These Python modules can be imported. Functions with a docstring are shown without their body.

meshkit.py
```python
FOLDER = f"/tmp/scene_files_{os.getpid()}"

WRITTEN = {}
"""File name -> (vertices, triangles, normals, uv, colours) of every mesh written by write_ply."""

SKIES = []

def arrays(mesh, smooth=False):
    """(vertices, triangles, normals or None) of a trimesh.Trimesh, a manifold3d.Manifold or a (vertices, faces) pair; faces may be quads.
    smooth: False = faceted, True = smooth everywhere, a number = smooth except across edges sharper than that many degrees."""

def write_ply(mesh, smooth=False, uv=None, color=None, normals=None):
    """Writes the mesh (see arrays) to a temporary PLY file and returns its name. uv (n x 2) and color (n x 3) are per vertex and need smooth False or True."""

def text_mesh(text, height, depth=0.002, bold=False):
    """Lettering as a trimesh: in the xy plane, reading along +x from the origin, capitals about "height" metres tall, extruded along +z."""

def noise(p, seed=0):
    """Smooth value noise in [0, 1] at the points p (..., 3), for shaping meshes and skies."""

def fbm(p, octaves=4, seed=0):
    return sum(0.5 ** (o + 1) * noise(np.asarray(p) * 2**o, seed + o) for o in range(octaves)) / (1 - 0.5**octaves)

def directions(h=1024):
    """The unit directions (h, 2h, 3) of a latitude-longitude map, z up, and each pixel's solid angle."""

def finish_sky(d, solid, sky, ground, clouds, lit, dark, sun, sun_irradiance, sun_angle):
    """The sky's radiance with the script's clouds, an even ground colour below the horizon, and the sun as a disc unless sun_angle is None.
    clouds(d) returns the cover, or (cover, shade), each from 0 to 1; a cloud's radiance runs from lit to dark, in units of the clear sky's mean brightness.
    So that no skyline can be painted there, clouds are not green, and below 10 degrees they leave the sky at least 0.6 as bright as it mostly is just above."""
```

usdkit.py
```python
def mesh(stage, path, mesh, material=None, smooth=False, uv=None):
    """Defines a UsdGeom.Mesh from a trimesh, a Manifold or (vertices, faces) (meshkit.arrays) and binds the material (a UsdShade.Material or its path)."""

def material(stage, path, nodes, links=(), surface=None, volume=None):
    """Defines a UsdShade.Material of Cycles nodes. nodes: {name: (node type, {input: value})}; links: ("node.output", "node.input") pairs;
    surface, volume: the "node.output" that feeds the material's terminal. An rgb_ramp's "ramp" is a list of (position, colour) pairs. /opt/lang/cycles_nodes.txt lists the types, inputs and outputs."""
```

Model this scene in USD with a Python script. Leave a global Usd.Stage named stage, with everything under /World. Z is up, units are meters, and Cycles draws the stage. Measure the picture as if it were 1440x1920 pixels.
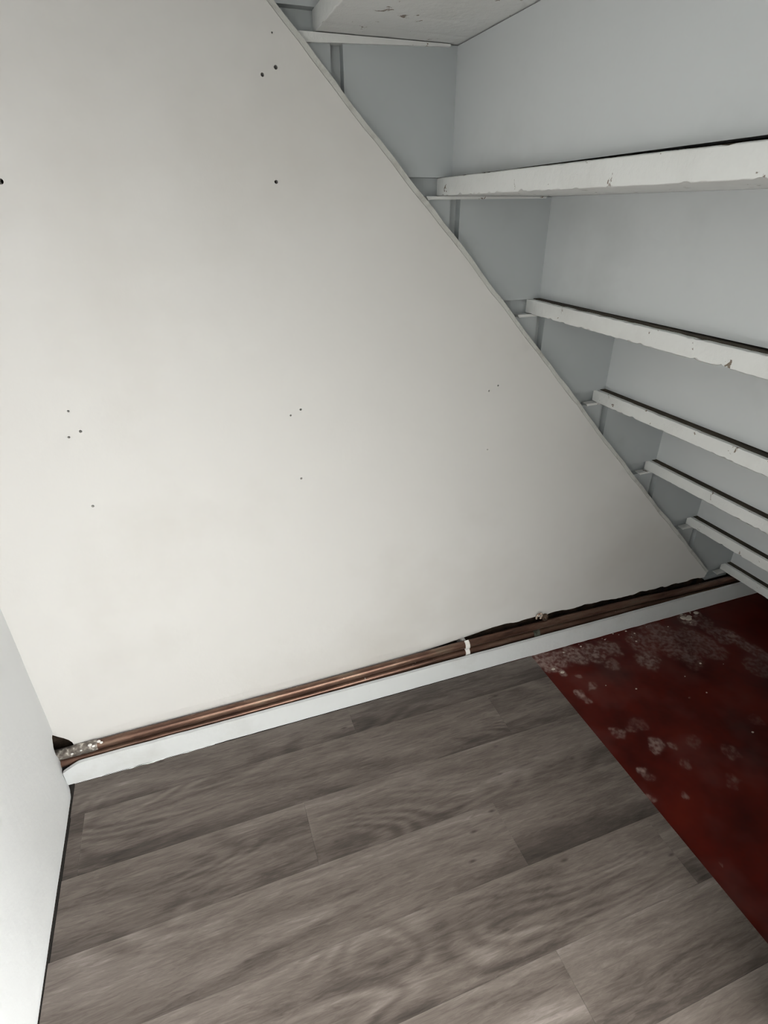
import math, random
import numpy as np, trimesh, usdkit
import meshkit
from shapely.geometry import Polygon, Point, box as sbox
from shapely.ops import unary_union
from shapely.geometry.polygon import orient
from manifold3d import Manifold, CrossSection
from pxr import Usd, UsdGeom, UsdLux, Gf, Sdf

random.seed(7)
rng = np.random.default_rng(7)
stage = Usd.Stage.CreateInMemory()
UsdGeom.SetStageUpAxis(stage, UsdGeom.Tokens.z)
UsdGeom.SetStageMetersPerUnit(stage, 1.0)
UsdGeom.Xform.Define(stage, '/World')

# ------------------------------------------------------------------ camera
EXPOSURE = 0.0
F_PX, W_PX, APER = 1038.6, 1440.0, 36.0
R = np.array([[0.9415490, -0.3368351, -0.0052449],
              [-0.1658306, -0.4498787, -0.8775587],
              [0.2932330, 0.8271343, -0.4794404]])          # rows: right, down, forward
CAM = np.array([0.38364, -1.00736, 1.11140])
cam = UsdGeom.Camera.Define(stage, '/World/Camera')
cam.CreateHorizontalApertureAttr(APER)
cam.CreateVerticalApertureAttr(APER * 4 / 3)
cam.CreateFocalLengthAttr(F_PX / W_PX * APER)
cam.CreateClippingRangeAttr(Gf.Vec2f(0.01, 100))
cam.CreateExposureAttr(EXPOSURE)
m = np.eye(4); m[0, :3] = R[0]; m[1, :3] = -R[1]; m[2, :3] = -R[2]; m[3, :3] = CAM
cam.AddTransformOp().Set(Gf.Matrix4d(*m.ravel().tolist()))

# ------------------------------------------------------------------ added area lights standing in for daylight from the hall
def rect_light(path, pos, target, w, h, intensity, color):
    L = UsdLux.RectLight.Define(stage, path)
    L.CreateWidthAttr(w); L.CreateHeightAttr(h); L.CreateIntensityAttr(intensity); L.CreateColorAttr(Gf.Vec3f(*color))
    z = np.array(pos, float) - np.array(target, float); z /= np.linalg.norm(z)
    x = np.cross([0, 0, 1.0], z); x /= np.linalg.norm(x); y = np.cross(z, x)
    mm = np.eye(4); mm[0, :3] = x; mm[1, :3] = y; mm[2, :3] = z; mm[3, :3] = pos
    L.AddTransformOp().Set(Gf.Matrix4d(*mm.ravel().tolist()))
rect_light('/World/glazed_front_daylight', (1.55, -2.36, 1.76), (1.55, 0, 1.76), 3.0, 1.25, 4.9, (0.985, 0.98, 0.985))  # added rear source, made wide to soften the light inside the cupboard
rect_light('/World/window_daylight', (3.16, -1.70, 1.70), (0, -1.70, 1.70), 1.2, 1.4, 32.0, (0.955, 0.978, 1.0))  # added side source, lifts the left wall and the risers

# ------------------------------------------------------------------ helpers
def lin(r, g, b):
    f = lambda c: (c / 255 / 12.92) if c / 255 <= 0.04045 else ((c / 255 + 0.055) / 1.055) ** 2.4
    return (f(r), f(g), f(b))
used = {}
def numbered(path):
    n = used.get(path, 0); used[path] = n + 1
    return path if n == 0 else f'{path}_{n:03d}'
def tag(p, label=None, cat=None, group=None, kind=None):
    for k, v in (('label', label), ('category', cat), ('group', group), ('kind', kind)):
        if v: p.SetCustomDataByKey(k, v)
    return p
def thing(name, label=None, cat=None, loc=(0, 0, 0), group=None, kind=None):
    x = UsdGeom.Xform.Define(stage, numbered('/World/' + name)); x.AddTranslateOp().Set(Gf.Vec3d(*map(float, loc)))
    return tag(x.GetPrim(), label, cat, group, kind)
def obj(name, mesh, mat, parent=None, smooth=False, label=None):
    base = parent.GetPath().pathString if parent else '/World'
    p = numbered(base + '/' + name)
    if parent is not None:                                   # children are built in world space: undo the parent's place
        t = UsdGeom.Xformable(parent).ComputeLocalToWorldTransform(0).ExtractTranslation()
        v, f, _ = meshkit.arrays(mesh, False)
        mesh = (v - np.array(t), f)
    pr = usdkit.mesh(stage, p, mesh, mat, smooth=smooth).GetPrim()
    return tag(pr, label)
def cat(*ms): return trimesh.util.concatenate([tm(x) for x in ms])
def tm(x):
    v, f, _ = meshkit.arrays(x, False)
    return trimesh.Trimesh(v, f, process=False)
def bx(x0, x1, y0, y1, z0, z1):
    b = trimesh.creation.box((x1 - x0, y1 - y0, z1 - z0)); b.apply_translation(((x0 + x1) / 2, (y0 + y1) / 2, (z0 + z1) / 2)); return b
def polys(g): return [p for p in getattr(g, 'geoms', [g]) if p.geom_type == 'Polygon' and p.area > 1e-9]
def ext_xz(poly, y0, y1):
    """Extrude a shapely polygon drawn in (x, z) from y0 to y1."""
    out = []
    for p in polys(poly):
        e = trimesh.creation.extrude_polygon(p, y1 - y0, engine='earcut')
        v = e.vertices; e = trimesh.Trimesh(np.stack([v[:, 0], y1 - v[:, 2], v[:, 1]], 1), e.faces, process=False)
        out.append(e)
    return cat(*out)
def tube(points, r, n=20, caps=True):
    P = np.asarray(points, float); T = np.gradient(P, axis=0); T /= np.linalg.norm(T, axis=1, keepdims=True)
    up = np.array([0, 0, 1.0]); V = []
    rr = np.broadcast_to(r, len(P))
    for p, t, q in zip(P, T, rr):
        a = np.cross(t, up); 
        if np.linalg.norm(a) < 1e-3: a = np.cross(t, [0, 1.0, 0])
        a /= np.linalg.norm(a); b = np.cross(a, t); th = np.linspace(0, 2 * np.pi, n, endpoint=False)[:, None]
        V.append(p + q * (np.cos(th) * a + np.sin(th) * b))
    F = []
    for i in range(len(P) - 1):
        for j in range(n):
            a, b = i * n + j, i * n + (j + 1) % n
            F += [[a, b + n, b], [a, a + n, b + n]]
    V = np.vstack(V)
    if caps:
        k = len(V); V = np.vstack([V, P[0], P[-1]])
        for j in range(n):
            F += [[k, j, (j + 1) % n], [k + 1, (len(P) - 1) * n + (j + 1) % n, (len(P) - 1) * n + j]]
    t = trimesh.Trimesh(V, np.array(F), process=False); 
    t.fix_normals() if False else None
    return t

# ------------------------------------------------------------------ materials
LK = '/World/Looks/'
UsdGeom.Scope.Define(stage, '/World/Looks')
def paint(name, col, dirt, rough, dirt_scale=3.0, dirt_lo=0.52, dirt_hi=0.8, dirt_amt=0.5, bump=0.15, bump_scale=60.0, chips=None, chip_col=(0.1, 0.07, 0.05)):
    n = {'g': ('geometry', {}), 'big': ('noise_texture', {'scale': dirt_scale, 'detail': 5.0, 'roughness': 0.6}),
         'mr': ('map_range', {'from_min': dirt_lo, 'from_max': dirt_hi, 'to_min': 0.0, 'to_max': dirt_amt, 'clamp': True}),
         'mx': ('mix_color', {'a': col, 'b': dirt}),
         'fine': ('noise_texture', {'scale': bump_scale, 'detail': 4.0, 'roughness': 0.55}),
         'bp': ('bump', {'strength': bump, 'distance': 0.004}),
         'p': ('principled_bsdf', {'roughness': rough, 'specular_ior_level': 0.4})}
    l = [('g.position', 'big.vector'), ('g.position', 'fine.vector'), ('big.fac', 'mr.value'), ('mr.result', 'mx.fac'), ('fine.fac', 'bp.height'), ('bp.normal', 'p.normal')]
    if chips:
        n['cn'] = ('noise_texture', {'scale': chips[0], 'detail': 6.0, 'roughness': 0.65, 'distortion': 0.6})
        n['cm'] = ('map_range', {'from_min': chips[1], 'from_max': chips[1] + 0.02, 'clamp': True})
        n['cx'] = ('mix_color', {'b': chip_col})
        l += [('g.position', 'cn.vector'), ('cn.fac', 'cm.value'), ('cm.result', 'cx.fac'), ('mx.result', 'cx.a'), ('cx.result', 'p.base_color')]
    else:
        l += [('mx.result', 'p.base_color')]
    return usdkit.material(stage, LK + name, n, l, surface='p.BSDF')
def plain(name, col, rough=0.6, metal=0.0):
    return usdkit.material(stage, LK + name, {'p': ('principled_bsdf', {'base_color': col, 'roughness': rough, 'metallic': metal})}, [], surface='p.BSDF')

M = {}
M['wall'] = paint('cream_wall_paint', lin(223, 221, 218), lin(207, 203, 197), 0.62, 2.2, 0.5, 0.75, 0.6, 0.12, 45)
M['wall_left'] = paint('white_wall_paint', lin(227, 228, 228), lin(216, 216, 214), 0.65, 2.5, 0.5, 0.8, 0.5, 0.35, 28)
M['stair'] = paint('cool_white_stair_paint', lin(207, 210, 211), lin(184, 187, 187), 0.5, 5.0, 0.55, 0.8, 0.5, 0.08, 70)
M['string'] = paint('cool_white_string_paint', lin(184, 189, 191), lin(156, 160, 159), 0.5, 6.0, 0.55, 0.8, 0.5, 0.08, 70, chips=(38, 0.735), chip_col=lin(120, 116, 110))
M['tread'] = paint('chipped_white_tread_paint', lin(228, 229, 227), lin(204, 203, 198), 0.45, 7.0, 0.5, 0.8, 0.5, 0.25, 90, chips=(36, 0.645), chip_col=lin(128, 116, 104))
M['bead'] = paint('filler_paint', lin(208, 208, 203), lin(172, 168, 160), 0.6, 22.0, 0.5, 0.7, 0.7, 0.5, 120)
M['skirting'] = paint('skirting_paint', lin(224, 226, 226), lin(196, 194, 188), 0.5, 9.0, 0.55, 0.8, 0.5, 0.3, 60)
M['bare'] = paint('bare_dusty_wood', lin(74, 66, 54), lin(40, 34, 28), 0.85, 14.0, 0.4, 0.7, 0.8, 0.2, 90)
M['gap_shade'] = plain('painted_gap_shade', lin(34, 30, 27), 0.95)  # near-black colour paints the shade seen in the gap beside the planks
M['masonry'] = paint('bare_masonry', lin(92, 76, 62), lin(44, 36, 30), 0.9, 26.0, 0.4, 0.65, 0.9, 0.8, 60)
M['hall'] = plain('hall_wall_paint', lin(226, 226, 222), 0.7)
M['hall_ceiling'] = plain('hall_ceiling_paint', lin(235, 235, 232), 0.8)
M['clip'] = paint('white_plastic', lin(236, 234, 230), lin(214, 206, 196), 0.4, 60.0, 0.5, 0.7, 0.5, 0.1, 80)
M['crumb'] = plain('plaster_crumb', lin(190, 180, 168), 0.9)
M['old_clip'] = paint('old_painted_clip', lin(206, 190, 176), lin(120, 84, 66), 0.6, 90.0, 0.45, 0.6, 0.9, 0.4, 160)
M['green_clip'] = paint('verdigris_clip', lin(92, 96, 84), lin(60, 58, 48), 0.6, 90.0, 0.45, 0.6, 0.9, 0.4, 160)
# old copper: dull brown with worn, paint-spotted patches
M['copper'] = usdkit.material(stage, LK + 'tarnished_copper', {
    'g': ('geometry', {}), 'mp': ('mapping', {'scale': (9, 40, 40)}), 'n': ('noise_texture', {'scale': 1.0, 'detail': 6.0, 'roughness': 0.65}),
    'r': ('rgb_ramp', {'ramp': [(0.3, lin(76, 55, 46)), (0.5, lin(110, 82, 69)), (0.62, lin(128, 103, 88)), (0.75, lin(122, 112, 96))]}),
    'sn': ('noise_texture', {'scale': 95.0, 'detail': 2.0}), 'sm': ('map_range', {'from_min': 0.74, 'from_max': 0.77, 'clamp': True}),
    'mx': ('mix_color', {'b': lin(214, 206, 194)}),
    'p': ('principled_bsdf', {'metallic': 0.65, 'roughness': 0.3})},
    [('g.position', 'mp.vector'), ('mp.vector', 'n.vector'), ('n.fac', 'r.fac'), ('g.position', 'sn.vector'), ('sn.fac', 'sm.value'), ('sm.result', 'mx.fac'),
     ('r.color', 'mx.a'), ('mx.result', 'p.base_color')], surface='p.BSDF')
M['solder'] = usdkit.material(stage, LK + 'tinned_fitting', {
    'g': ('geometry', {}), 'n': ('noise_texture', {'scale': 120.0, 'detail': 4.0}), 'r': ('rgb_ramp', {'ramp': [(0.35, lin(96, 88, 82)), (0.55, lin(140, 132, 124)), (0.7, lin(224, 218, 208))]}),
    'p': ('principled_bsdf', {'metallic': 0.5, 'roughness': 0.35})}, [('g.position', 'n.vector'), ('n.fac', 'r.fac'), ('r.color', 'p.base_color')], surface='p.BSDF')
# grey-brown oak-look planks, grain along x, every plank its own cut of the pattern
M['plank'] = usdkit.material(stage, LK + 'grey_oak_plank', {
    'g': ('geometry', {}), 'oi': ('object_info', {}), 'ac': ('attribute', {'attribute': 'across'}),
    'w1': ('map_range', {'from_min': 0.3, 'from_max': 0.7, 'to_min': -0.24, 'to_max': 0.24}), 'w2': ('math', {'math_type': 'add'}),
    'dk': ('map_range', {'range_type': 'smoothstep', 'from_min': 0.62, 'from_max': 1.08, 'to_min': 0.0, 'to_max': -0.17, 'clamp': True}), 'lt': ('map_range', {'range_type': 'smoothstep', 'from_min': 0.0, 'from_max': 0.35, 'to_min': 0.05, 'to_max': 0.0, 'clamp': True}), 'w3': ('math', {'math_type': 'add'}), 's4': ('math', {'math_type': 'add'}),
    'm7': ('mapping', {'scale': (2.2, 9.0, 1.0)}), 'n7': ('noise_texture', {'scale': 1.0, 'detail': 3.0}),
    'k1': ('math', {'math_type': 'multiply', 'value2': 37.0}), 'k2': ('math', {'math_type': 'multiply', 'value2': 91.0}),
    'off': ('combine_xyz', {}), 'add': ('vector_math', {'math_type': 'add'}),
    'm1': ('mapping', {'scale': (2.4, 15.0, 1.0)}), 'n1': ('noise_texture', {'scale': 1.0, 'detail': 6.0, 'roughness': 0.66, 'distortion': 1.0}),
    'm2': ('mapping', {'scale': (20.0, 180.0, 1.0)}), 'n2': ('noise_texture', {'scale': 1.0, 'detail': 5.0, 'roughness': 0.7, 'distortion': 0.9}),
    'm3': ('mapping', {'scale': (2.0, 8.0, 1.0)}), 'n3': ('noise_texture', {'scale': 1.0, 'detail': 1.5, 'roughness': 0.4, 'distortion': 0.4}),
    'ring': ('math', {'math_type': 'multiply', 'value2': 95.0}), 'sin': ('math', {'math_type': 'sine'}), 'sinm': ('map_range', {'from_min': -1.0, 'from_max': 1.0, 'to_min': -0.5, 'to_max': 0.5}),
    'm5': ('mapping', {'scale': (1.4, 5.0, 1.0)}), 'n5': ('noise_texture', {'scale': 1.0, 'detail': 1.0}), 'rmask': ('map_range', {'from_min': 0.48, 'from_max': 0.62, 'to_min': 0.0, 'to_max': 0.16, 'clamp': True}),
    'rm': ('math', {'math_type': 'multiply'}),
    'c1': ('map_range', {'from_min': 0.0, 'from_max': 1.0, 'to_min': 0.11, 'to_max': 0.89}), 'to': ('attribute', {'attribute': 'tone'}),
    'f2': ('map_range', {'from_min': 0.25, 'from_max': 0.75, 'to_min': -0.15, 'to_max': 0.15}),
    's1': ('math', {'math_type': 'add'}), 's2': ('math', {'math_type': 'add'}),
    'tone': ('map_range', {'from_min': 0.0, 'from_max': 1.0, 'to_min': -0.10, 'to_max': 0.14}), 's3': ('math', {'math_type': 'add'}),
    'ramp': ('rgb_ramp', {'ramp': [(0.16, lin(50, 44, 40)), (0.36, lin(75, 67, 62)), (0.5, lin(96, 87, 81)), (0.66, lin(114, 105, 99)), (0.85, lin(142, 133, 127))]}),
    'm4': ('mapping', {'scale': (5.5, 15.0, 1.0)}), 'vo': ('voronoi_texture', {'scale': 1.0, 'dimensions': '2D'}), 'km': ('map_range', {'from_min': 0.015, 'from_max': 0.06, 'to_min': 0.85, 'to_max': 0.0, 'clamp': True}),
    'n6': ('noise_texture', {'scale': 3.3, 'detail': 0.0}), 'km2': ('map_range', {'from_min': 0.55, 'from_max': 0.6, 'to_min': 0.0, 'to_max': 1.0, 'clamp': True}), 'kmm': ('math', {'math_type': 'multiply'}),
    'kx': ('mix_color', {'b': lin(58, 50, 46)}),
    'bp': ('bump', {'strength': 0.12, 'distance': 0.002}),
    'rr': ('map_range', {'from_min': 0.3, 'from_max': 0.8, 'to_min': 0.5, 'to_max': 0.4}),
    'p': ('principled_bsdf', {'specular_ior_level': 0.4})},
    [('oi.random', 'k1.value1'), ('oi.random', 'k2.value1'), ('k1.value', 'off.x'), ('k2.value', 'off.y'), ('g.position', 'add.vector1'), ('off.vector', 'add.vector2')] +
    [('add.vector', f'm{i}.vector') for i in (1, 2, 3, 4, 5, 7)] + [('add.vector', 'n6.vector')] +
    [('m1.vector', 'n1.vector'), ('m2.vector', 'n2.vector'), ('m3.vector', 'n3.vector'), ('m5.vector', 'n5.vector'), ('n5.fac', 'rmask.value'),
     ('n3.fac', 'ring.value1'), ('ring.value', 'sin.value1'), ('sin.value', 'sinm.value'), ('sinm.result', 'rm.value1'), ('rmask.result', 'rm.value2'), ('n2.fac', 'f2.value'),
     ('n1.fac', 'c1.value'), ('c1.result', 's1.value1'), ('f2.result', 's1.value2'), ('s1.value', 's2.value1'), ('rm.value', 's2.value2'),
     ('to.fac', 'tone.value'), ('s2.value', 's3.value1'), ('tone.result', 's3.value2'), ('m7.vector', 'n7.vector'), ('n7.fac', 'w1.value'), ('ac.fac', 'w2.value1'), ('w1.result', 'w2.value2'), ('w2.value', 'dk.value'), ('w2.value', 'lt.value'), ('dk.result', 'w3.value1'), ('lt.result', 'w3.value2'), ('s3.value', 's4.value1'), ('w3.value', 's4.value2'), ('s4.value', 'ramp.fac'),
     ('m4.vector', 'vo.vector'), ('vo.distance', 'km.value'), ('n6.fac', 'km2.value'), ('km.result', 'kmm.value1'), ('km2.result', 'kmm.value2'), ('kmm.value', 'kx.fac'), ('ramp.color', 'kx.a'), ('kx.result', 'p.base_color'),
     ('n2.fac', 'bp.height'), ('bp.normal', 'p.normal'), ('n1.fac', 'rr.value'), ('rr.result', 'p.roughness')], surface='p.BSDF')
# red floor paint with dried plaster splashes (mask carried by the mesh)
M['red'] = usdkit.material(stage, LK + 'red_floor_paint', {
    'g': ('geometry', {}), 'at': ('attribute', {'attribute': 'splash'}), 'n': ('noise_texture', {'scale': 7.0, 'detail': 5.0, 'roughness': 0.6}),
    'r': ('rgb_ramp', {'ramp': [(0.3, lin(54, 10, 5)), (0.55, lin(78, 17, 8)), (0.75, lin(90, 24, 11))]}),
    'mx': ('mix_color', {'b': lin(162, 142, 134)}), 'rr': ('map_range', {'to_min': 0.42, 'to_max': 0.9}),
    'bn': ('noise_texture', {'scale': 55.0, 'detail': 4.0}), 'bp': ('bump', {'strength': 0.15, 'distance': 0.003}),
    'p': ('principled_bsdf', {'specular_ior_level': 0.22})},
    [('g.position', 'n.vector'), ('n.fac', 'r.fac'), ('r.color', 'mx.a'), ('at.fac', 'mx.fac'), ('mx.result', 'p.base_color'), ('at.fac', 'rr.value'), ('rr.result', 'p.roughness'),
     ('g.position', 'bn.vector'), ('bn.fac', 'bp.height'), ('bp.normal', 'p.normal')], surface='p.BSDF')

# ------------------------------------------------------------------ the stairs' measures
RISE, GOING, X0, Z0, TT, XR, RT = 0.21, 0.2105, 0.8546, 1.1594, 0.0280, 0.8774, 0.0195
YS, NEAR = 0.020, -0.86
KS = range(-4, 6)
STRING_LOW = 1.955                                          # x + z along the string's lower edge
FRONT0, FRONT1 = -0.99 + 0.06, -0.87                        # thickness of the partition with the opening

# ------------------------------------------------------------------ back wall: plaster panel cut to the stair pitch
wall_back = thing('wall_back', 'cream plastered back wall cut diagonally under the stairs, dotted with screw holes', kind='structure')
edge_meas = [(0.0, 1.946), (0.573, 1.3665), (0.7176, 1.2176), (0.8909, 1.0443), (1.0742, 0.8559), (1.3128, 0.6085), (1.5313, 0.3864), (1.7541, 0.1656), (1.8109, 0.1065)]
ex = np.array([e[0] for e in edge_meas]); ez = np.array([e[1] for e in edge_meas])
xs = np.linspace(0.0, 1.8109, 190)
zs = np.interp(xs, ex, ez)
jit = (meshkit.fbm(np.stack([xs * 24, xs * 0, xs * 0], 1), 4, 3) - 0.5) * 0.003
diag = [(float(x + j), float(z + j)) for x, z, j in zip(xs, zs, jit)]
def panel_bottom(x):
    z = np.interp(x, [-0.1, 0.022, 0.05, 0.1, 0.5, 0.8, 1.0, 1.2, 1.5, 1.82], [0.072, 0.072, 0.098, 0.1035, 0.1050, 0.1120, 0.1140, 0.1070, 0.1015, 0.094])
    rag = np.interp(x, [0, 0.9, 1.1, 1.8], [0.0008, 0.0015, 0.005, 0.008])
    return z + rag * (meshkit.fbm(np.stack([np.asarray(x) * 38, np.asarray(x) * 0, np.asarray(x) * 0], -1), 4, 9) - 0.5) * 2
bxs = np.linspace(-0.10, 1.805, 220)
bottom = [(float(x), float(z)) for x, z in zip(bxs, panel_bottom(bxs))]
panel = Polygon(bottom + [p for p in diag[::-1] if p[0] < 1.9] + [(-0.10, 1.946)]).buffer(0)
holes = [(0.558, 1.2835, 3.2), (0.5783, 1.2931, 3.4), (0.565, 1.1501, 3.4), (0.1869, 1.1478, 4.5), (0.5769, 1.3319, 1.4), (0.1885, 0.8216, 2.4), (0.198, 0.785, 3.2), (0.1782, 0.7772, 2.6),
         (0.184, 0.6448, 3.0), (0.5749, 0.7797, 2.8), (0.5548, 0.7705, 2.2), (0.5649, 0.6377, 2.8), (0.9984, 0.7833, 2.2), (0.9777, 0.7739, 2.4), (0.9866, 0.6397, 1.9)]
for hx, hz, hr in holes:
    panel = panel.difference(Point(hx, hz).buffer(hr * 0.8 / 1000, 5))
FX = np.linspace(0.022, 1.075, 150)
fb = np.interp(FX, [0.022, 0.06, 0.5, 0.8, 1.0, 1.075], [0.060, 0.064, 0.066, 0.074, 0.096, 0.1090])
ft = panel_bottom(FX) + 0.0012
NA = 7; aa = np.linspace(0, np.pi / 2, NA)
fv = np.concatenate([np.stack([FX, 0.0095 * (1 - np.cos(a)) + 0 * FX - (0.0002 if a == 0 else 0), ft - (ft - fb) * np.sin(a)], 1) for a in aa] + [np.stack([FX, 0 * FX + YS, fb], 1)])
ff = []
for b in range(NA):
    for k in range(len(FX) - 1):
        p_, q_ = b * len(FX) + k, (b + 1) * len(FX) + k
        ff += [[p_, q_, q_ + 1], [p_, q_ + 1, p_ + 1]]
obj('rounded_foot', (fv, np.array(ff)), M['wall'], wall_back, smooth=40)
corner_hole = Polygon([(-0.12, 0.02), (-0.12, 0.125), (-0.018, 0.126), (-0.009, 0.1165), (0.0005, 0.108), (0.008, 0.099), (0.0125, 0.090), (0.0137, 0.080), (0.012, 0.02)])
panel = panel.difference(corner_hole)
obj('plaster_panel', ext_xz(panel, 0.0, YS), M['wall'], wall_back)
obj('masonry', bx(-0.11, 2.3, 0.046, 0.16, 0, 2.5), M['masonry'], wall_back)
# filler bead that closes the joint between panel and string
up = [(x + 0.0005, z + 0.0005) for x, z in diag if x > 0.3]
wid = 0.0058 + (meshkit.fbm(np.array([[x * 17, 0, 5] for x, z in up]), 4, 5) - 0.5) * 0.003
out_ = [(x + w, z + w) for (x, z), w in zip(up, wid)]
bead = Polygon(up + out_[::-1]).buffer(0)
obj('edge_bead', ext_xz(bead, 0.0012, YS - 0.0003), M['bead'], wall_back)

# ------------------------------------------------------------------ left wall: uneven plaster, broken through where the pipes leave
def left_x(y, z):
    d = np.clip(-y / 0.07, 0, 1); d = d * d * (3 - 2 * d)
    lift = 0.0105 * d * np.exp(-np.clip(z, 0, 9) / 0.10)
    lip = -0.007 * np.exp(-((z - 0.02) / 0.035) ** 2) * (1 - d)
    return -0.0148 + lift + lip + 0.0035 * (meshkit.fbm(np.stack([y * 5, z * 5, 0 * y], -1), 3, 4) - 0.5)
lw_poly = Polygon([(-3.5, 0), (0.02, 0), (0.02, 2.5), (-3.5, 2.5)])
hole_l = Polygon([(0.03, 0.032), (-0.013, 0.032), (-0.019, 0.048), (-0.0165, 0.066), (-0.025, 0.082), (-0.030, 0.098), (-0.026, 0.115), (-0.012, 0.130), (0.03, 0.137)])
near = lw_poly.intersection(sbox(-0.86, -0.1, 0.02, 0.6)).difference(hole_l)
mw = Manifold.extrude(CrossSection([np.array(orient(near).exterior.coords[:-1])]), 0.12).refine_to_length(0.022)
v, f, _ = meshkit.arrays(mw)
yy, zz, dd = v[:, 0], v[:, 1], v[:, 2]
X = left_x(yy, zz)
V = np.stack([np.where(dd > 0.119, X, -0.135 + dd), yy, np.clip(zz, 0, 9)], 1)
left_low = trimesh.Trimesh(V, f, process=False)
wall_left = thing('wall_left', 'white left wall of uneven plaster meeting the planks at a dark gap', kind='structure')
obj('plaster', left_low, M['wall_left'], wall_left, smooth=35)
obj('upper_plaster', bx(-0.135, -0.0148, -0.86, 0.02, 0.6, 2.5), M['wall_left'], wall_left)

# ------------------------------------------------------------------ floor: red painted slab, grey planks on the left part
floor = thing('floor', 'floor of grey wood-look planks ending at a bare red painted slab', kind='structure')
# patches of dried plaster (x, y, rx, ry, strength)
SPL = [(1.178,-.056,.029,.032,.8),(1.228,-.061,.032,.036,.75),(1.282,-.072,.033,.036,.7),(1.338,-.082,.030,.034,.65),(1.393,-.082,.028,.032,.5),(1.196,-.093,.021,.023,.8),(1.208,-.119,.013,.014,.8),(1.208,-.205,.016,.017,.75),(1.212,-.220,.012,.013,.6),(1.258,-.190,.013,.014,.5),(1.464,-.158,.029,.034,.6),(1.486,-.164,.013,.016,.6),(1.503,-.098,.042,.049,.4),(1.580,-.089,.045,.055,.45),(1.573,-.147,.041,.049,.45),(1.583,-.186,.035,.042,.4),(1.650,-.139,.042,.051,.35),(1.708,-.058,.024,.031,.8),(1.756,-.048,.009,.012,.8),(1.737,-.095,.029,.038,.3),(1.666,-.181,.036,.044,.35),(1.742,-.148,.028,.036,.4),(1.765,-.169,.022,.029,.6),(1.776,-.210,.025,.032,.5),(1.776,-.251,.022,.027,.45),(1.729,-.283,.029,.035,.3),(1.358,-.137,.019,.021,.35),(1.218,-.335,.015,.015,.45),(1.253,-.331,.014,.014,.3),(1.281,-.327,.019,.019,.2),(1.276,-.391,.017,.017,.6),(1.272,-.377,.009,.009,.5),(1.204,-.436,.013,.012,.7),(1.205,-.454,.011,.010,.4),(1.313,-.408,.010,.010,.4),(1.301,-.449,.014,.014,.35),(1.370,-.412,.016,.016,.15),(1.428,-.465,.016,.016,.3),(1.243,-.511,.007,.007,.5),(1.364,-.522,.013,.012,.25),(1.169,-.485,.008,.007,.4),(1.465,-.302,.004,.004,.8),(1.199,-.646,.004,.004,.5),(1.243,-.148,.008,.008,.4),(1.568,-.418,.017,.018,.15)]
gx = np.concatenate([np.linspace(1.10, 1.85, 301)]); gy = np.linspace(-0.86, 0.045, 363)
GX, GY = np.meshgrid(gx, gy, indexing='ij')
P3 = np.stack([GX, GY, 0 * GX], -1)
wx = GX + (meshkit.fbm(P3 * 34, 3, 21) - 0.5) * 0.030; wy = GY + (meshkit.fbm(P3 * 34 + 50, 3, 22) - 0.5) * 0.030
mask = np.zeros_like(GX)
for px, py, rx, ry, s in SPL:
    q = np.sqrt(((wx - px) / (rx * 1.15)) ** 2 + ((wy - py) / (ry * 1.15)) ** 2)
    body = np.clip((1 - q) / 0.45, 0, 1); rim = np.exp(-((q - 0.85) / 0.16) ** 2) * 0.35
    mask = np.maximum(mask, s * np.clip(body * 0.85 + rim, 0, 1))
fine = meshkit.fbm(P3 * 140, 4, 31)
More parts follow.
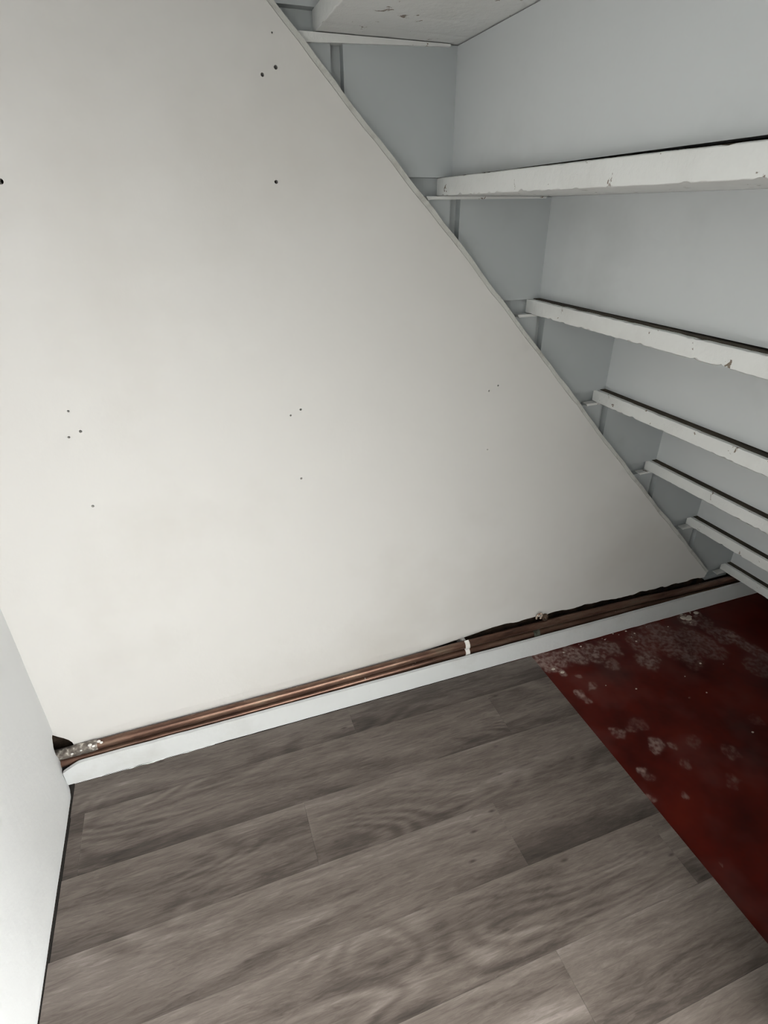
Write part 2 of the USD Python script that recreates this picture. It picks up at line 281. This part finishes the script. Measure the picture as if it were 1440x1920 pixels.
mask = np.clip(mask * np.clip((fine - 0.28) * 2.6, 0.15, 1.15), 0, 1)
mask = np.clip(mask + 0.05 * np.clip((meshkit.fbm(P3 * 12, 4, 41) - 0.52) * 4, 0, 1), 0, 1)
relief = 0.0007 * mask
V = np.stack([GX, GY, relief], -1).reshape(-1, 3)
na, nb = GX.shape
ii, jj = np.meshgrid(np.arange(na - 1), np.arange(nb - 1), indexing='ij'); a = (ii * nb + jj).ravel()
F = np.vstack([np.stack([a, a + nb, a + nb + 1], 1), np.stack([a, a + nb + 1, a + 1], 1)])
sp = obj('red_slab', (V, F), M['red'], floor, smooth=True, label='dark red painted concrete with dried plaster splashes')
UsdGeom.PrimvarsAPI(UsdGeom.Mesh(sp)).CreatePrimvar('splash', Sdf.ValueTypeNames.FloatArray, 'vertex').Set([float(x) for x in mask.ravel()])
for ss, mm_ in (((bx(-0.14, 1.10, -0.93, 0.046, -0.10, 0),), M['gap_shade']), ((bx(1.85, 2.30, -0.86, 0.046, -0.10, 0), bx(1.10, 1.85, -0.86, 0.046, -0.10, -0.002)), M['red'])):
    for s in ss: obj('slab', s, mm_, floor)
# planks: rows between these distances from the back wall, end joints at these x
edges = [0.0375, 0.1195, 0.2519, 0.3893, 0.5263, 0.6614, 0.7965, 0.9315]
joints = [[0.6245], [0.0285, 0.9765], [0.4661], [0.8446], [1.125], [0.150, 0.812], [0.47]]
EDGE_X = lambda y: 1.1662 + 0.0092 * y
TONES = [[0.5, 0.2], [0.05, 0.48, 0.55], [0.42, 0.62], [0.72, 0.3], [0.55, 0.4], [0.5, 0.6, 0.5], [0.5, 0.6]]
GAP, TH = 0.0001, 0.003
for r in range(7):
    y1, y0 = -edges[r] - GAP, -edges[r + 1] + GAP
    ym = (y0 + y1) / 2
    cuts = [0.0010 if r < 1 else 0.0026 if r < 2 else 0.002 if r == 2 else -0.0005 if r == 3 else -0.003] + joints[r] + [None]
    for (c0, c1), tone in zip(zip(cuts[:-1], cuts[1:]), TONES[r]):
        xa = c0 + (GAP if c0 in joints[r] else 0)
        e0, e1 = (EDGE_X(y0), EDGE_X(y1)) if c1 is None else (c1 - GAP, c1 - GAP)
        if e0 - xa < 0.012: continue
        pts = [(xa, y0), (e0, y0), (e1, y1), (xa, y1)]
        c = 0.0002                                           # small arris on the top edge
        pin = [(xa + c, y0 + c), (e0 - c, y0 + c), (e1 - c, y1 - c), (xa + c, y1 - c)]
        vv = [(x, y, 0.0006) for x, y in pts] + [(x, y, TH - c) for x, y in pts] + [(x, y, TH) for x, y in pin]
        ff = []
        for b in (0, 4):
            for k in range(4):
                n_ = (k + 1) % 4; ff += [[b + k, b + n_, b + 4 + n_], [b + k, b + 4 + n_, b + 4 + k]]
        ff += [[8, 9, 10], [8, 10, 11], [0, 2, 1], [0, 3, 2]]
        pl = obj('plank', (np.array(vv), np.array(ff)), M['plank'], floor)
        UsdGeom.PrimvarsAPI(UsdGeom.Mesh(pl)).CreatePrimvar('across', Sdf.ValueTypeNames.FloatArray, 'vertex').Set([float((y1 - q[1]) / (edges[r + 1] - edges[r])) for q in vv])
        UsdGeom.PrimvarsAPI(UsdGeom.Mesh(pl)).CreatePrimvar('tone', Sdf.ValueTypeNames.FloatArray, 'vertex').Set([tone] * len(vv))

# ------------------------------------------------------------------ skirting
sx = np.linspace(-0.0135, 2.25, 260)
rag = np.interp(sx, [0, 0.06, 0.25, 0.5, 2], [0.0028, 0.0022, 0.0016, 0.0006, 0.0006])
low = 0.0032 + rag * (meshkit.fbm(np.stack([sx * 60, 0 * sx, 0 * sx], 1), 4, 12) * 1.6 - 0.5)
low = np.where(sx > 1.166, np.minimum(low, 0.0012 + 0.0015 * meshkit.noise(np.stack([sx * 50, 0 * sx, 0 * sx], 1))), low)
top = 0.0620 + 0.0008 * (meshkit.fbm(np.stack([sx * 18, 0 * sx, 0 * sx], 1), 3, 15) - 0.5) * 2 - 0.008 * np.clip((0.035 - sx) / 0.05, 0, 1) ** 1.5
top = np.where(sx < 0.02, top - 0.012 * np.clip((0.02 - sx) / 0.035, 0, 1), top)
sk = Polygon([(float(a), float(b)) for a, b in zip(sx, low)] + [(float(a), float(b)) for a, b in zip(sx[::-1], top[::-1])]).buffer(0)
skirting = thing('baseboard_back', 'low white painted skirting board below the two copper pipes', kind='structure')
obj('board', ext_xz(sk, -0.036, -0.0280), M['skirting'], skirting)
dx = np.linspace(0.0, 0.30, 90)                              # brushed-over paint on the first plank along the foot of the board
dy = -0.0362 - np.clip(0.0055 * (meshkit.fbm(np.stack([dx * 46, 0 * dx, 0 * dx], 1), 4, 18) * 2 - 0.75), 0.0002, 0.009) * np.clip(1.2 - dx / 0.25, 0, 1)
dv = np.vstack([np.stack([dx, 0 * dx - 0.036, 0 * dx + 0.0036], 1), np.stack([dx, dy, 0 * dx + 0.0034], 1), np.stack([dx, dy - 0.0003, 0 * dx + 0.003], 1)])
n = len(dx); ff = []
for b in (0, n):
    for k in range(n - 1): ff += [[b + k, b + n + k, b + n + k + 1], [b + k, b + n + k + 1, b + k + 1]]
obj('paint_smear', (dv, np.array(ff)), M['skirting'], skirting, smooth=True)

# ------------------------------------------------------------------ copper pipes, clips and fittings
px_ = np.linspace(-0.13, 2.22, 120)
up_z = np.interp(px_, [-0.13, 0.0, 0.5, 0.95, 1.2, 1.5, 1.8, 2.2], [0.0735, 0.0745, 0.0765, 0.0860, 0.0850, 0.0810, 0.0670, 0.0650])
ker = np.ones(13) / 13; up_z = np.convolve(np.pad(up_z, 6, mode='edge'), ker, 'valid')
PY, PR = -0.0105, 0.0108
pz = lambda x: float(np.interp(x, px_, up_z))
pipe_u = thing('copper_pipe', 'upper of two tarnished copper pipes along the foot of the cream wall', 'pipe', (0, PY, pz(0)))
obj('tube', tube(np.stack([px_, 0 * px_ + PY, up_z], 1), PR, 24), M['copper'], pipe_u, smooth=50)
cx = np.linspace(-0.03, 0.062, 12)
obj('coupling', tube(np.stack([cx, 0 * cx + PY, [pz(x) for x in cx]], 1), [PR + 0.0006] + [PR + 0.0016] * 10 + [PR + 0.0006], 24), M['solder'], pipe_u, smooth=50, label='dull grey soldered coupling with paint specks')
ring = [0.0655, 0.071]
blobs = []
for bx_, ang, rr in ((0.048, 60, 0.0036), (0.055, 40, 0.0030), (0.066, 75, 0.0034), (0.071, 55, 0.0030), (0.030, 30, 0.0022), (0.012, 20, 0.0024)):
    s = trimesh.creation.icosphere(2, rr); s.apply_scale((1.2, 0.9, 0.8)); a_ = math.radians(ang)
    s.apply_translation((bx_, PY - (PR + 0.001) * math.cos(a_), pz(bx_) + (PR + 0.001) * math.sin(a_))); blobs.append(s)
obj('plaster_splash', cat(*blobs), M['clip'], pipe_u, smooth=50, label='small white plaster drips on the coupling')
lo_z = up_z - 0.0245
pipe_l = thing('copper_pipe', 'lower copper pipe half hidden behind the top of the white skirting', 'pipe', (0, PY, pz(0) - 0.0245))
obj('tube', tube(np.stack([px_[3:], 0 * px_[3:] + PY - 0.0008, lo_z[3:]], 1), PR - 0.0003, 24), M['copper'], pipe_l, smooth=50)
def make_clip(label, x, z, r, w=0.012):
    t = thing('pipe_clip', label, 'pipe clip', (x, PY, z), group=None)
    a0 = np.radians(np.linspace(92, 242, 20))               # open ring hugging the pipe, seen along x
    path = lambda q: np.stack([PY + q * np.cos(a0 - np.pi / 2 + np.pi / 2), z + q * np.sin(a0)], 1)
    ro, ri = path(r + 0.0026), path(r + 0.0002)
    poly = Polygon(np.vstack([ro, ri[::-1]])).buffer(0.0004)
    e = trimesh.creation.extrude_polygon(poly, w, engine='earcut'); v_ = e.vertices
    ringm = trimesh.Trimesh(np.stack([x - w / 2 + v_[:, 2], v_[:, 0], v_[:, 1]], 1), e.faces, process=False)
    obj('ring', ringm, M['clip'], t)
    obj('foot', bx(x - w * 0.42, x + w * 0.42, PY + r * 0.55, 0.046, z - 0.004, z + 0.004), M['clip'], t)
    lip = tube([(x - w / 2, PY - r * 0.16, z + r + 0.0024), (x + w / 2, PY - r * 0.16, z + r + 0.0024)], 0.0018, 10)
    obj('catch', lip, M['clip'], t, smooth=50)
    return t
make_clip('upper white plastic clip holding the upper copper pipe', 0.968, pz(0.968), PR)
make_clip('lower white plastic clip holding the lower copper pipe above the skirting', 0.970, pz(0.970) - 0.0245, PR)
# broken old clip standing up above the upper pipe
bc = thing('broken_clip', 'paint-spattered broken pipe clip curling up above the upper pipe', 'pipe clip', (1.195, PY, pz(1.195) + PR))
aa = np.radians(np.linspace(-60, 215, 20))
obj('strap', tube(np.stack([1.195 + 0.0085 * np.cos(aa), 0 * aa - 0.008 - 0.002 * np.sin(aa), pz(1.195) + 0.029 + 0.0115 * np.sin(aa)], 1), 0.0026, 10), M['old_clip'], bc, smooth=50)
s = trimesh.creation.icosphere(3, 0.0095); s.vertices *= (1 + 0.7 * (meshkit.fbm(s.vertices * 260, 3, 2) - 0.5))[:, None]; s.apply_scale((1.0, 0.8, 1.25)); s.apply_translation((1.2165, -0.006, pz(1.21) + 0.0185))
obj('filler_lump', s, M['masonry'], bc, smooth=50, label='lump of dark brown crumbling filler')
gc = thing('metal_clip', 'small greenish metal clip on the lower pipe near the red floor', 'pipe clip', (1.185, PY, pz(1.185) - 0.0245))
gx_ = np.linspace(1.177, 1.196, 5)
obj('band', tube(np.stack([gx_, 0 * gx_ + PY - 0.0008, [pz(x) - 0.0245 for x in gx_]], 1), PR + 0.0016, 20), M['green_clip'], gc, smooth=50)

# ------------------------------------------------------------------ staircase seen from below
stair = thing('staircase', 'underside of a white painted wooden staircase rising to the left', 'staircase', (2.1, (YS + NEAR) / 2, 0))
full = Polygon([(-0.0, 1.90), (1.84, 0.06), (2.27, 0.06), (2.27, 0.12), (0.2, 2.20), (-0.0, 2.20)])
groove = []
for k in KS:
    xb, zt = X0 + k * GOING, Z0 - k * RISE
    groove.append(Polygon([(xb - 0.12, zt), (xb + 0.275, zt), (xb + 0.275, zt - TT), (xb + 0.2, zt - TT - 0.002), (xb - 0.12, zt - TT - (0.012 if k < 0 else 0.006))]))
    xr = XR + k * GOING
    groove.append(Polygon([(xr, zt + 0.001), (xr + RT, zt + 0.001), (xr + RT, zt - 0.24), (xr - 0.001, zt - 0.24)]))
    groove.append(Polygon([(xr, zt), (xr + RT, zt), (xr + RT, zt + RISE - TT + 0.001), (xr, zt + RISE - TT + 0.001)]))
front_layer = full.difference(unary_union(groove))
obj('stringer', cat(ext_xz(front_layer, YS, YS + 0.0180), ext_xz(full, YS + 0.0180, YS + 0.0256)), M['string'], stair, label='wall-side string board with slots cut for treads and risers')
obj('stringer', ext_xz(full.buffer(-0.002), NEAR, NEAR + 0.03), M['string'], stair)

def wobbly_board(x0, x1, y0, y1, z0, z1, seed, amp=0.0006, ny=110):
    """A board along y whose long arrises are a little chipped and uneven."""
    ys_ = np.linspace(y0, y1, ny); c = 0.0016
    prof = [(x0, z0 + c), (x0 + c, z0), (x1, z0), (x1, z1), (x0 + c, z1), (x0, z1 - c)]
    V = []; 
    for j, y in enumerate(ys_):
        for q, (x, z) in enumerate(prof):
            j_ = (meshkit.fbm(np.array([[y * 45 + seed * 7.3, q * 3.1, seed]]), 4, seed)[0] - 0.5) * 2 * amp
            k_ = (meshkit.fbm(np.array([[y * 110 + seed * 3.3, q * 5.1, seed + 9]]), 2, seed + 3)[0] - 0.5)
            nick = -0.0020 * min(1.5, max(0, k_ - 0.16) / 0.1)
            if q in (0, 1): V.append((x + (abs(j_) if q == 0 else j_), y, z + j_ - nick))
            elif q in (4, 5): V.append((x + (abs(j_) if q == 5 else j_), y, z + j_ + nick * 0.6))
            else: V.append((x, y, z))
    n = len(prof); F = []
    for j in range(ny - 1):
        for q in range(n):
            a, b = j * n + q, j * n + (q + 1) % n
            F += [[a, b, b + n], [a, b + n, a + n]]
    e = (ny - 1) * n
    F += [[0, q + 1, q] for q in range(1, n - 1)] + [[e, e + q, e + q + 1] for q in range(1, n - 1)]
    return trimesh.Trimesh(np.array(V), np.array(F), process=False)

for k in KS:
    xb, zt = X0 + k * GOING, Z0 - k * RISE
    t = obj('tread', wobbly_board(xb, xb + 0.275, NEAR + 0.03, YS + 0.0110, zt - TT, zt, k + 20), M['tread'], stair, smooth=40)
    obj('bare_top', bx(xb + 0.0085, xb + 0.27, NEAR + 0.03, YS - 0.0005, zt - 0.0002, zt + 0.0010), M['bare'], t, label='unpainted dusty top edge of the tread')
    xr = XR + k * GOING
    g0, g1 = 0.0012, (0.0072 if k == 0 else 0.0045)          # gap under the riser, wider towards the middle of the flight
    zt2 = zt + RISE - TT - (0.0016 if k == 0 else 0.0002)
    ya, yb = NEAR + 0.03, YS + 0.0110
    v_ = []
    for x in (xr, xr + RT):
        v_ += [(x, ya, zt + g1), (x, yb, zt + g0), (x, yb, zt2), (x, ya, zt2)]
    f_ = [[0, 3, 2], [0, 2, 1], [4, 5, 6], [4, 6, 7], [0, 1, 5], [0, 5, 4], [1, 2, 6], [1, 6, 5], [2, 3, 7], [2, 7, 6], [3, 0, 4], [3, 4, 7]]
    obj('riser', (np.array(v_), np.array(f_)), M['stair'], stair)
    xe = STRING_LOW - (zt - TT) + 0.004                       # wedge driven under the tread in the string's slot
    th0, th1 = (0.0135, 0.003) if k < 0 else (0.0062, 0.003)
    zb = zt - TT - (0.0012 if k < 0 else 0.0004)
    wz = Polygon([(xe, zb), (xe + 0.245, zb), (xe + 0.245, zb - th1), (xe + 0.008, zb - th0 + 0.001), (xe + 0.004, zb - th0)])
    obj('wedge', ext_xz(wz, YS - 0.006, YS + 0.0110), M['tread'], stair)

# ------------------------------------------------------------------ crumbs of plaster on the red floor
cr = []
for _ in range(30):
    u = rng.random()
    x, y = (rng.uniform(1.18, 1.78), -0.037 - abs(rng.normal(0, 0.02))) if u < 0.85 else (rng.uniform(1.18, 1.7), rng.uniform(-0.5, -0.05))
    s = trimesh.creation.icosphere(1, rng.uniform(0.0008, 0.0028)); s.apply_scale((1.3, 1, 0.5)); s.apply_translation((x, y, 0.0008 if u < .85 else 0.0005)); cr.append(s)
for x, y, r in ((1.700, -0.052, 0.007), (1.712, -0.060, 0.008), (1.722, -0.054, 0.006), (1.756, -0.047, 0.006), (1.212, -0.119, 0.004), (1.196, -0.100, 0.004)):
    s = trimesh.creation.icosphere(2, r); s.vertices *= (1 + 0.8 * (meshkit.fbm(s.vertices * 300, 3, 2) - 0.5))[:, None]; s.apply_scale((1.4, 1, 0.35)); s.apply_translation((x, y, 0.001)); cr.append(s)
tag(obj('plaster_crumbs', cat(*cr), M['crumb'], None, smooth=50), 'crumbs of pale plaster scattered on the red floor beside the skirting', 'crumbs', kind='stuff')

# ------------------------------------------------------------------ partition with the opening, and the hall that lights the cupboard
op = Polygon([(-0.0, -0.01), (1.06, -0.01), (1.06, 0.75), (-0.0, 1.74)])
part = Polygon([(-0.135, 0), (3.2, 0), (3.2, 2.5), (-0.135, 2.5)]).difference(op)
tag(obj('wall_front', ext_xz(part, FRONT0, FRONT1), M['hall']), 'white partition beside the opening of the cupboard', kind='structure')
tag(obj('wall_right', bx(2.28, 2.34, -0.87, 0.046, 0, 2.5), M['masonry']), 'dark end wall below the foot of the stairs', kind='structure')
def hall(name, b, m_, label): tag(obj(name, b, m_), label, kind='structure')
hall('wall_hall_left', bx(-0.76, -0.70, -2.5, -0.93, 0, 2.5), M['hall'], 'white hall wall on the left')
hall('wall_hall_return', bx(-0.76, -0.135, -0.93, -0.86, 0, 2.5), M['hall'], 'short white hall wall beside the opening')
hall('wall_hall_right', bx(3.2, 3.26, -2.5, -0.87, 0, 2.5), M['hall'], 'white hall wall behind the added side light')
hall('wall_hall_rear', bx(-0.76, 3.26, -2.5, -2.4, 0, 2.5), M['hall'], 'white hall wall opposite the cupboard')
hall('floor_hall', bx(-0.76, 3.26, -2.5, -0.932, -0.10, 0.002), M['plank'], 'plank floor of the hall')
hall('ceiling', bx(-0.76, 3.26, -2.5, -0.87, 2.5, 2.56), M['hall_ceiling'], 'white hall ceiling')

def window(n, pts, label):  # unseen frames added around the hall area lights
    w = thing(f'window_{n}', label, kind='structure')
    for b in pts: obj('window_frame', bx(*b), M['hall_ceiling'], w)
window(1, [(-0.01, 0.06, -2.40, -2.33, 1.10, 2.46), (3.05, 3.12, -2.40, -2.33, 1.10, 2.46), (-0.01, 3.12, -2.40, -2.33, 1.10, 1.155), (-0.01, 3.12, -2.40, -2.33, 2.405, 2.46)], 'added frame around the rear area light opposite the cupboard')
window(2, [(3.12, 3.20, -2.36, -2.30, 0.94, 2.46), (3.12, 3.20, -1.10, -1.04, 0.94, 2.46), (3.12, 3.20, -2.36, -1.04, 0.94, 1.00), (3.12, 3.20, -2.36, -1.04, 2.40, 2.46)], 'added frame around the side area light in the hall')
